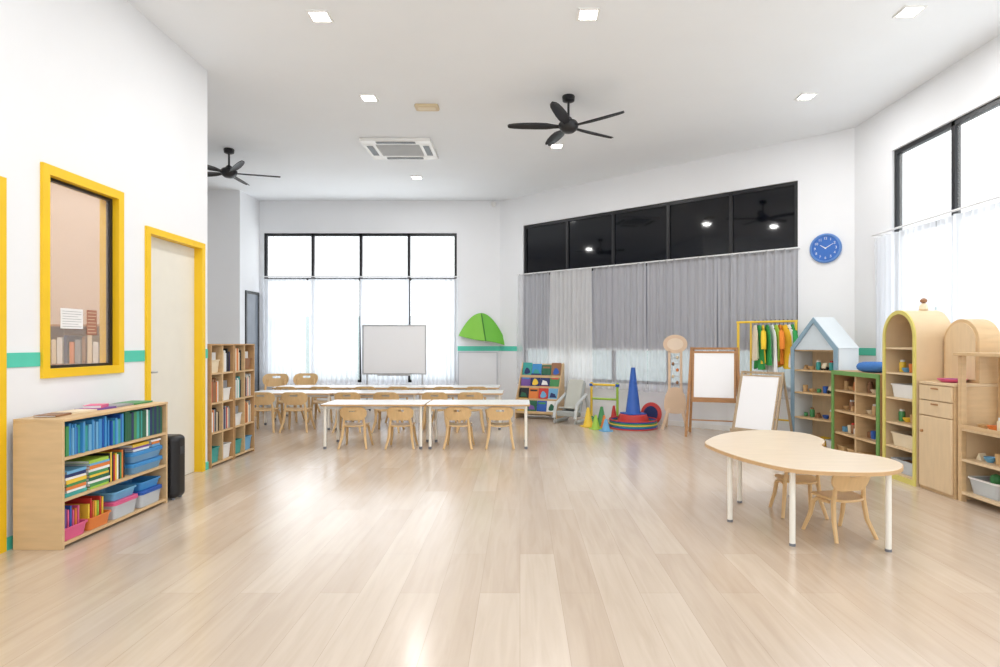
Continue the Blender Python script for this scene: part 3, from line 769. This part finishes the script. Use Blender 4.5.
t=thing('play_hurdle','toy hurdle with yellow and green posts and crossbar','hurdle',(1.34,9.54,0),R(-30))
for s,c in((-1,'yellow'),(1,'lime')):
    MB().cyl((s*.22,0,.03),(s*.22,0,.62),.02).build('post',PC(c),t)
    MB().lathe([(.08,0),(.08,.02),(.04,.06),(.02,.08)],20,c=(s*.22,0,0)).build('base',PC('yellow' if s>0 else 'green'),t)
    box(s*.22-.025,s*.22+.025,-.025,.025,.56,.6).build('clip',PC('blue'),t)
MB().cyl((-.22,0,.585),(.22,0,.585),.018).build('crossbar',PC('yellow'),t)
MB().cyl((-.22,0,.36),(.22,0,.36),.016).build('crossbar',PC('lime'),t)
for i,c in enumerate(['red','blue','teal','yellow','green','blue','red']):
    rr=.345-.004*(i%3); pts=[(rr*math.cos(2*PI*j/40),rr*math.sin(2*PI*j/40),.0095+.0195*i) for j in range(40)]
    m=MB().tube(pts,.009,8,closed=True).build('hula_hoop',PC(c),loc=(1.67,8.86,0))
    tag(m,'%s hoop, %s from the floor in the flat stack around the tall cone'%(c,ORD[i]),'hoop','stacked hoops')
t=thing('balance_board','red round balance board leaning upright behind the hoops','balance board',(1.99,9.1,.0),DT)
rx=Matrix.Translation((0,0,.175))@Matrix.Rotation(PI/2-.15,4,'X')
MB().lathe([(.12,-.02),(.17,-.012),(.175,.01),(.16,.02),(.0001,.02)],30,mx=rx).build('disc',PC('red'),t)
MB().lathe([(.12,.02),(.115,.03),(.0001,.032)],30,mx=rx).build('centre_pad',PC('navy'),t)

# activity stand with round head
PW=M('pale_birch',(222,194,166),.5,var=.05)
t=thing('activity_stand','pale wooden activity stand with round head beside the light brown easel','activity stand',(2.24,8.66,0),R(-18))
head=[(.17*math.cos(2*PI*i/32),1.235+.135*math.sin(2*PI*i/32)) for i in range(32)]
hole=[(.115*math.cos(2*PI*i/32),1.235+.085*math.sin(2*PI*i/32)) for i in range(32)]
MB().panel_hole(head,hole,.024,lambda a,b,y:(a,y,b)).build('round_head',PW,t)
MB().prism([(a*.99,b) for a,b in hole],-.006,.006,'xz').build('head_panel',M('head_panel',(232,212,190),.5),t)
MB().bx(-.1,-.065,-.012,.012,.3,1.135).bx(.065,.1,-.012,.012,.3,1.135).build('neck_frame',PW,t)
MB().prism(catmull([(-.15,.3),(-.14,.48),(-.06,.6),(.06,.6),(.14,.48),(.15,.3),(.08,.24),(-.08,.24)],5),-.026,-.0125,'xz').build('body_panel',PW,t)
for i,c in enumerate(['brown','cream','orange','brown','cream']):
    MB().cyl((-.065,0,.68+.09*i),(.065,0,.68+.09*i),.006).build('bead_rod',STEEL,t)
    MB().lathe([(.01,-.02),(.026,-.008),(.026,.008),(.01,.02)],14,mx=Matrix.Translation((.03*(-1)**i,0,.68+.09*i))@Matrix.Rotation(PI/2,4,'Y')).build('bead',PC(c),t)
for s in(-1,1):
    MB().bar((s*.085,-.015,.32),(s*.18,-.05,0),.04,.02).build('leg',PW,t)
    MB().bar((s*.085,.024,.6),(s*.14,.22,0),.035,.02).build('rear_strut',PW,t)

def easel(name,label,loc,rz,w_,z0,z1,zt,wood,spread,sp=.07,fw=.03):
    t=thing(name,label,'easel',loc,rz)
    lean=spread*.5
    def ypos(z): return -lean+lean*.96*z/zt
    lw=.034 if fw>.025 else .026
    for s in(-1,1):
        MB().bar((s*(w_/2+sp),-lean,0),(s*(w_/2+.012),-.012,zt),lw,.022).build('leg',wood,t,bevel=.002)
        MB().bar((s*(w_/2+sp-.02),lean,0),(s*(w_/2-.01),.018,zt),lw,.022).build('leg',wood,t,bevel=.002)
    def q(a,b,y): return (a,ypos(b)-.022+y,b)
    hw=w_/2
    MB().panel_hole([(-hw,z0),(hw,z0),(hw,z1),(-hw,z1)],[(-hw+fw,z0+fw),(hw-fw,z0+fw),(hw-fw,z1-fw),(-hw+fw,z1-fw)],.018,q).build('board_frame',wood,t)
    vs=[q(a,b,y) for y in(-.004,.004) for a,b in((-hw+fw,z0+fw),(hw-fw,z0+fw),(hw-fw,z1-fw),(-hw+fw,z1-fw))]
    MB().add(vs,[(0,1,2,3),(7,6,5,4),(0,4,5,1),(1,5,6,2),(2,6,7,3),(3,7,4,0)]).build('board',BOARDW,t)
    yt=ypos(z0)
    box(-hw,hw,yt-.1,yt-.03,z0-.03,z0-.015).build('tray',wood,t); box(-hw,hw,yt-.105,yt-.1,z0-.03,z0+.01).build('tray_lip',wood,t)
    MB().bar((-hw,ypos(z0*.45),z0*.45),(hw,ypos(z0*.45),z0*.45),.014,.024,side=(0,0,1)).build('stretcher',wood,t)
    box(-hw,hw,-.008,.01,zt-.03,zt).build('top_rail',wood,t)
    return t
easel('easel','light brown wooden easel with white board beside the round-headed stand',(2.62,8.1,0),R(-20),.56,.5,1.14,1.19,BROWN,.46,fw=.026)
easel('easel','low greyish wooden easel with white board in front of the clothes rack',(2.97,7.34,0),R(-50),.5,.2,.86,.9,GWOOD,.56,.02,.018)

# clothes rack
loc=Vector((3.25,7.92,0)); t=thing('clothes_rack','yellow clothes rack hung with colourful dress-up clothes','clothes rack',loc,DT)
cm=Matrix.Translation(loc)@Matrix.Rotation(DT,4,'Z')
for s in(-1,1):
    MB().cyl((s*.37,0,.03),(s*.37,0,1.54),.018).build('upright',PC('yellow'),t)
    MB().cyl((s*.37,-.14,.02),(s*.37,.14,.02),.018).build('foot',PC('yellow'),t)
MB().cyl((-.2,0,.26),(-.2,0,1.53),.012).build('middle_post',PC('yellow'),t)
MB().cyl((-.39,0,1.53),(.39,0,1.53),.015).build('hanging_rail',PC('yellow'),t)
MB().cyl((-.37,0,.25),(.37,0,.25),.012).build('lower_rail',PC('yellow'),t)
BC={'yellow':(250,208,56),'cream':(244,232,208),'orange':(240,140,52),'green':(56,160,84),'lime':(180,214,80),'white':(246,246,246),'teal':(60,176,168),'navy':(48,66,130)}
gl=[('cream','vest',.5),('green','dress',.62),('yellow','shirt',.54),('green','vest',.56),('white','dress',.66),('lime','vest',.52),('orange','shirt',.56),('yellow','dress',.6),('white','vest',.58),('green','shirt',.5)]
for i,(c,kd,L) in enumerate(gl):
    lx=-.145+i*.052
    g=thing('hanging_garment','%s %s, %s from left on the yellow clothes rack'%(c,kd,ORD[i]),'garment',cm@Vector((lx,0,1.53)),DT+.6+random.uniform(-.25,.25),'clothes on the yellow rack')
    hw_=.15 if kd!='dress' else .19
    n_=9; rows=[]
    for j in range(n_):
        v=j/(n_-1); z=-.06-(L-.06)*v
        ww=(.06+.1*min(1,v*6)) if v<.17 else (.15+(hw_-.12)*v)
        rows.append((ww,z,v))
    vs=[];fs=[];mm=10
    for s_ in(0,1):
        for ww,z,v in rows:
            for q in range(mm+1):
                f=q/mm*2-1
                vs.append(((.018 if s_ else -.018)*(1-f*f*.8)+.024*v*math.sin(f*7+i),f*ww,z+.02*abs(f)*(1 if v<.1 else 0)+.014*math.sin(f*5+i)*v))
    n1=n_*(mm+1)
    for s_ in(0,1):
        for j in range(n_-1):
            for q in range(mm):
                p=s_*n1+j*(mm+1)+q; fs.append((p,p+1,p+mm+2,p+mm+1))
    for j in range(n_-1):
        for q in(0,mm):
            p=j*(mm+1)+q; fs.append((p,p+mm+1,p+mm+1+n1,p+n1))
    cl=M('cloth_'+c,BC[c],.85,bump=.3,scale=20)
    MB().add(vs,fs).build('cloth',cl,g)
    if kd in('shirt','jacket'):
        for s_ in(-1,1): MB().tube([(0,s_*.13,-.13),(0,s_*.18,-.24),(0,s_*.19,-.36)],[.03,.034,.03],8).build('sleeve',cl,g)
    MB().tube([(0,-.012,.02),(0,0,.03),(0,.016,.018),(0,.014,0),(0,0,-.03),(0,0,-.06)],.003,6).tube([(0,-.12,-.1),(0,0,-.06),(0,.12,-.1)],.005,6).build('hanger',BLK,g)

# ---------------------------------------------------------------- shelves along the right wall
rz=R(-67); loc=Vector((3.60,7.10,0)); t=thing('house_shelf','tall blue-grey house shaped shelf with pointed roof','shelf',loc,rz)
hm=Matrix.Translation(loc)@Matrix.Rotation(rz,4,'Z'); hw=.325; hd=.16; th=.03
for s in(-1,1):
    MB().prism([(s*hw,0),(s*hw,1.2),(s*(hw-th),1.19),(s*(hw-th),0)],-hd,hd,'xz').build('side_panel',BLUEP,t)
    MB().prism([(s*(hw+.012),1.19),(0,1.555),(0,1.515),(s*(hw-th),1.187)],-hd-.01,hd,'xz').build('roof_panel',BLUEP,t)
MB().prism([(-hw+th,.02),(hw-th,.02),(hw-th,1.18),(0,1.5),(-hw+th,1.18)],hd-.012,hd-.002,'xz').build('back_panel',WOODX,t)
for z in(.04,.36,.66,.93,1.17): box(-hw+th,hw-th,-hd+.01,-hd+.306,z-.018,z).build('shelf',WOOD,t)
fo=[(-hw,0),(hw,0),(hw,1.195),(0,1.55),(-hw,1.195)]
fi=[(-hw+.05,.05),(hw-.05,.05),(hw-.05,1.17),(0,1.485),(-hw+.05,1.17)]
MB().panel_hole(fo,fi,.012,lambda a,b,y:(a,-hd-.018+y,b)).build('face_frame',BLUEG,t)
MB().prism([(-hw+.05,1.17),(hw-.05,1.17),(0,1.487)],-hd-.01,-hd-.001,'xz').build('gable_panel',M('gable_pale',(206,218,226),.5),t)
t,gm=shelf_unit('low_display_shelf','low wooden shelf with green edging between house shelf and arched shelf','shelf',(3.625,6.2,0),-PI/2,.88,.33,.95,.02,[.26,.5,.72],[0],WOODD,WOODD,shelfmat=WOOD,edge=GREENE,ew=.045)
# arched shelf
loc=Vector((3.61,5.455,0)); rz=-PI/2; t=thing('arched_shelf','tall wooden shelf with rounded arch top and yellow edging','shelf',loc,rz)
am=Matrix.Translation(loc)@Matrix.Rotation(rz,4,'Z'); w2=.235; hd=.16; zs_=1.3
for s in(-1,1):
    box(min(s*w2,s*(w2-.02)),max(s*w2,s*(w2-.02)),-hd,hd,0,zs_).build('side_panel',WOODX,t)
arc=[(w2*math.cos(PI*i/24),zs_+w2*1.05*math.sin(PI*i/24)) for i in range(25)]
arci=[((w2-.02)*math.cos(PI*i/24),zs_+(w2*1.05-.02)*math.sin(PI*i/24)) for i in range(25)]
MB().prism(arc+arci[::-1],-hd,hd,'xz').build('arched_top',WOODX,t)
fw=.034
arci2=[((w2-fw)*math.cos(PI*i/24),zs_+(w2*1.05-fw)*math.sin(PI*i/24)) for i in range(25)]
MB().prism([(w2,0)]+arc+[(-w2,0),(-w2+fw,0),(-w2+fw,zs_)]+arci2[::-1][1:-1]+[(w2-fw,zs_),(w2-fw,.0)],-hd-.014,-hd-.001,'xz').build('face_frame',OLIVE,t)
box(-w2+fw,w2-fw,-hd-.014,-hd-.001,0,.045).build('plinth',OLIVE,t)
MB().prism([(w2-.02,.02)]+arci+[(-w2+.02,.02)],hd-.012,hd-.002,'xz').build('back_panel',WOOD,t)
azs=[.06,.3,.52,.75,.98,1.21]
for z in azs: box(-w2+.02,w2-.02,-hd+.002,hd-.014,z-.018,z).build('shelf',WOODX,t)
# cabinet with curved-top rear section
loc=Vector((3.65,4.995,0)); t=thing('wooden_cabinet','closed wooden cabinet with drawers, door and curved-top back beside the arched shelf','cabinet',loc,rz)
box(-.205,.205,-.18,.2,.0,.9).build('body',WOOD,t,bevel=.002)
MB().prism(rrect(.425,.41,.03,4,0,.005),.9,.925).build('top_panel',WOODX,t,bevel=.004)
for z0,z1,n_ in((.77,.893,'drawer'),(.64,.762,'drawer'),(.03,.632,'door')):
    dd=box(-.195,.195,-.2,-.181,z0,z1).build(n_,WOODX,t,bevel=.004)
    if n_=='drawer': box(-.04,.04,-.206,-.2,z1-.03,z1-.018).build('handle',BROWN,dd)
    else: MB().cyl((-.15,-.215,.5),(-.15,-.2,.5),.012).build('handle',BROWN,dd)
cp=[(.2,.925)]+[(.2*math.cos(PI*i/20),1.26+.19*math.sin(PI*i/20)) for i in range(21)]+[(-.2,.925)]
MB().prism(cp,.02,.2,'xz').build('curved_hutch',WOOD,t,bevel=.004)
ci2=[(.17,.95)]+[(.17*math.cos(PI*i/20),1.26+.16*math.sin(PI*i/20)) for i in range(21)]+[(-.17,.95)]
MB().prism(ci2,.012,.0205,'xz').build('hutch_panel',WOODX,t)
cabm=Matrix.Translation(loc)@Matrix.Rotation(rz,4,'Z')
t=thing('toy_vase','small brown and cream wooden toy on top of the arched shelf','toy',W(am,0,.06,1.547))
MB().lathe([(.03,0),(.04,.012),(.032,.05),(.014,.065)],18).build('body',PC('cream'),t)
MB().lathe([(.012,.065),(.028,.075),(.03,.092),(.016,.108),(.001,.112)],18).build('top_ball',PC('brown'),t)
# open shelf at right
loc=Vector((3.66,4.34,0)); t=thing('open_shelf','open pale wooden shelf at the right edge, filled with toys','shelf',loc,rz)
om=Matrix.Translation(loc)@Matrix.Rotation(rz,4,'Z')
for sx in(-1,1):
    for sy in(-1,1): box(sx*.41-.02,sx*.41+.02,sy*.16-.02,sy*.16+.02,0,1.15).build('post',WOOD,t,bevel=.002)
box(-.43,.47,-.22,.2,1.15,1.175).build('top_panel',WOOD,t,bevel=.003)
for z in(.08,.34,.58): box(-.39,.39,-.178,.178,z-.02,z).build('shelf',WOODX,t)
box(-.39,.39,.165,.175,.08,.58).build('back_panel',WOOD,t)
for s in(-1,1): box(s*.41-.006,s*.41+.006,-.14,.14,.06,.57).build('end_panel',WOODX,t)
box(-.39,.39,-.19,-.18,.58,.61).build('shelf_lip',WOOD,t)

# --- contents
colors=['red','blue','yellow','green','orange','cream','brown','brown','cream','teal','light blue','wooden','wooden','wooden','white','cream','wooden']
def fill(mx,z,xs,y,rz,where,group,kinds):
    for i,x in enumerate(xs):
        k=kinds[i%len(kinds)]; c=random.choice(colors); o_=ORD[i]
        p=W(mx,x,y+random.uniform(-.015,.015),z+.001); tail='%s from left, %s'%(o_,where)
        if k=='cup': cup(.03,.08,c,'small %s cup %s'%(c,tail),group,p)
        elif k=='bowl': bowl(.042,.04,c,'small %s bowl %s'%(c,tail),group,p)
        elif k=='jar': jar(.028,.11,c,random.choice(['red','white','brown']),'small %s jar %s'%(c,tail),group,p)
        elif k=='car': car(.08,c,'%s toy car %s'%(c,tail),group,p,rz+PI/2*random.choice([0,1]))
        elif k=='block':block(random.randrange(3),random.choice([.045,.055,.06]),c,'%s toy block %s'%(c,tail),group,p,rz)
        elif k=='basket':
            bin_(.13,.2,.09,PC(c) if c!='cream' else PC('white'),'small basket %s'%tail,group,p,rz)
            block(0,.05,'yellow','yellow block inside the basket %s'%tail,group,p+Vector((0,0,.005)),.3)
hz=R(-67)
x6=[-.24,-.145,-.05,.045,.14,.235]
for z,w_,kk in((.04,'bottom shelf of blue house shelf',['basket','basket','basket']),(.36,'second shelf of blue house shelf',['block','jar','block','bowl','jar','block']),(.66,'third shelf of blue house shelf',['cup','bowl','block','cup','car','block']),(.93,'fourth shelf of blue house shelf',['block','bowl','jar','car','jar','cup'])):
    fill(hm,z,x6 if kk[0]!='basket' else [-.18,0,.18],-.03,hz,w_,'toys on the house shelf',kk)
for ci,cxx in enumerate((-.22,.22)):
    for z,w_,kk in((.04,'bottom',['basket','block','basket']),(.28,'second',['block','cup','jar','block','bowl']),(.52,'third',['bowl','jar','block','cup','block']),(.74,'top',['jar','bowl','jar','cup','block'])):
        fill(gm,z,[-.13+cxx,-.01+cxx,.11+cxx] if kk[0]=='basket' else [cxx-.155,cxx-.075,cxx,cxx+.075,cxx+.15],-.04,-PI/2,'%s shelf, %s half of green-edged shelf'%(w_,('far','near')[ci]),'toys on the green-edged shelf',kk)
for i,z in enumerate(azs[:5]):
    nmz=['bottom','second','third','fourth','fifth'][i]
    if i in(0,1,3):
        c=['white','cream','grey','white'][i]
        bin_(.34,.25,.12,PC(c) if i else CLEAR,'%s basket on the %s shelf of the arched shelf'%('clear' if not i else c,nmz),None,W(am,0,-.01,z+.001),rz)
        for q,cq in enumerate(['brown','orange','green']): block(q,.09,cq,'%s toy piece in the basket on the %s shelf of the arched shelf'%(cq,nmz),None,W(am,-.1+.1*q,-.01,z+.007),rz)
    else:
        fill(am,z,[-.15,-.07,.01,.09,.16],-.04,rz,'%s shelf of the arched shelf'%nmz,'small things on the arched shelf',['jar','bowl','cup','block','jar'])
t=thing('toy_tray','magenta round toy tray on top of the closed cabinet','tray',W(cabm,.05,-.09,.926),rz)
MB().lathe([(.07,0),(.1,.02),(.105,.03),(.095,.03),(.065,.008),(.001,.008)],28).build('dish',PC('pink'),t)
MB().lathe([(.06,.008),(.057,.028),(.001,.03)],24).build('insert',PC('purple'),t)
g=MB(); rings=[]
for i in range(9):
    a=-PI/2+PI*i/8; zz=.055+.055*math.sin(a); sc=max(.02,math.cos(a)**.5)
    rings.append([(x*sc,y*sc,zz) for x,y in rrect(.32,.24,.08,5)])
g.ring(rings); o=tag(g.build('cushion',M('blue_fabric',(66,120,190),.85,bump=.3,scale=30)),'rounded blue cushion on top of the green-edged shelf','cushion'); o.location=W(gm,.1,-.02,.951); o.rotation_euler=(0,0,-1.3)
t=thing('storage_basket','clear basket of toy vegetables on the bottom of the open shelf','storage basket',W(om,-.22,-.01,.081),rz)
MB().ring([[(x,y,0) for x,y in rrect(.26,.24,.03,3)],[(x,y,.12) for x,y in rrect(.3,.28,.03,3)],[(x,y,.12) for x,y in rrect(.29,.27,.03,3)],[(x,y,.004) for x,y in rrect(.25,.23,.03,3)]]).build('tub',CLEAR,t)
MB().panel_hole(rrect(.315,.295,.035,3),rrect(.29,.27,.03,3),.012,lambda a,b,y:(a,b,.12+y)).build('rim',PC('white'),t)
for i,(dx_,dy_,c,wh) in enumerate(((-.08,-.06,'green','front left'),(.0,-.07,'lime','front middle'),(.08,-.05,'yellow','front right'),(-.05,.05,'red','back left'),(.05,.06,'orange','back right'),(.0,-.03,'green','on top'))):
    o=tag(MB().lathe([(.005,0),(.028,.012),(.036,.036),(.028,.06),(.006,.07)],16).build('toy_vegetable',PC(c)),'%s toy vegetable, %s of the clear basket'%(c,wh),'toy vegetable','toy vegetables in the clear basket')
    o.location=W(om,-.22+dx_,-.01+dy_,.087+(.075 if i==5 else 0)); o.scale=(1.15,1.15,1.3)
bin_(.2,.24,.12,PC('orange'),'orange bin on the bottom of the open shelf',None,W(om,.1,-.02,.081),rz)
fill(om,.34,[-.32,-.23,-.14,-.05,.06,.2],-.07,rz,'second shelf of the open shelf','toys on the second shelf of the open shelf',['block','bowl','cup','jar'])
fill(om,.58,[-.32,-.22,-.12,-.02,.09,.22],-.07,rz,'third shelf of the open shelf','toys on the third shelf of the open shelf',['bowl','bowl','jar','cup'])
t=thing('potted_plant','small potted toy plant on top of the open shelf','plant',W(om,-.1,-.05,1.176))
MB().lathe([(.03,0),(.042,.06),(.037,.06),(.03,.05),(.001,.05)],18).build('pot',PC('brown'),t)
lf=MB()
for i in range(14):
    a=i*2.4; e=.5+.35*(i%3); L=.06+.01*(i%3)
    d_=Vector((math.cos(a)*math.cos(e),math.sin(a)*math.cos(e),math.sin(e))); s_=Vector((-math.sin(a),math.cos(a),0))*.014; b_=Vector((0,0,.052))
    lf.add([b_,b_+d_*L*.5+s_,b_+d_*L,b_+d_*L*.5-s_],[(0,1,2,3)])
lf.build('foliage',PC('green'),t)

# ---------------------------------------------------------------- light, world, camera
wd=bpy.data.worlds.new('World'); S.world=wd; wd.use_nodes=True
bg=wd.node_tree.nodes['Background']; bg.inputs[0].default_value=(.94,.97,1,1); bg.inputs[1].default_value=2.05
area_light(-3.0,YB+.6,1.7,95,3.6,(.96,.98,1),(-PI/2-R(22),0,0),2.4)  # added area light outside the far window, tilted up to lift the ceiling
area_light(XR+.6,3.6,1.7,95,6,(.96,.98,1),(PI/2+R(22),0,PI/2),2.4)  # same kind of added light outside the right window, aimed in and upward
cam=bpy.data.cameras.new('cam'); co=bpy.data.objects.new('camera',cam); C.objects.link(co)
co.location=(0,0,1.25); co.rotation_euler=(PI/2,0,0)
cam.sensor_width=36; cam.lens=21.6; cam.shift_x=-.02; cam.shift_y=.0095; cam.clip_end=100
S.camera=co
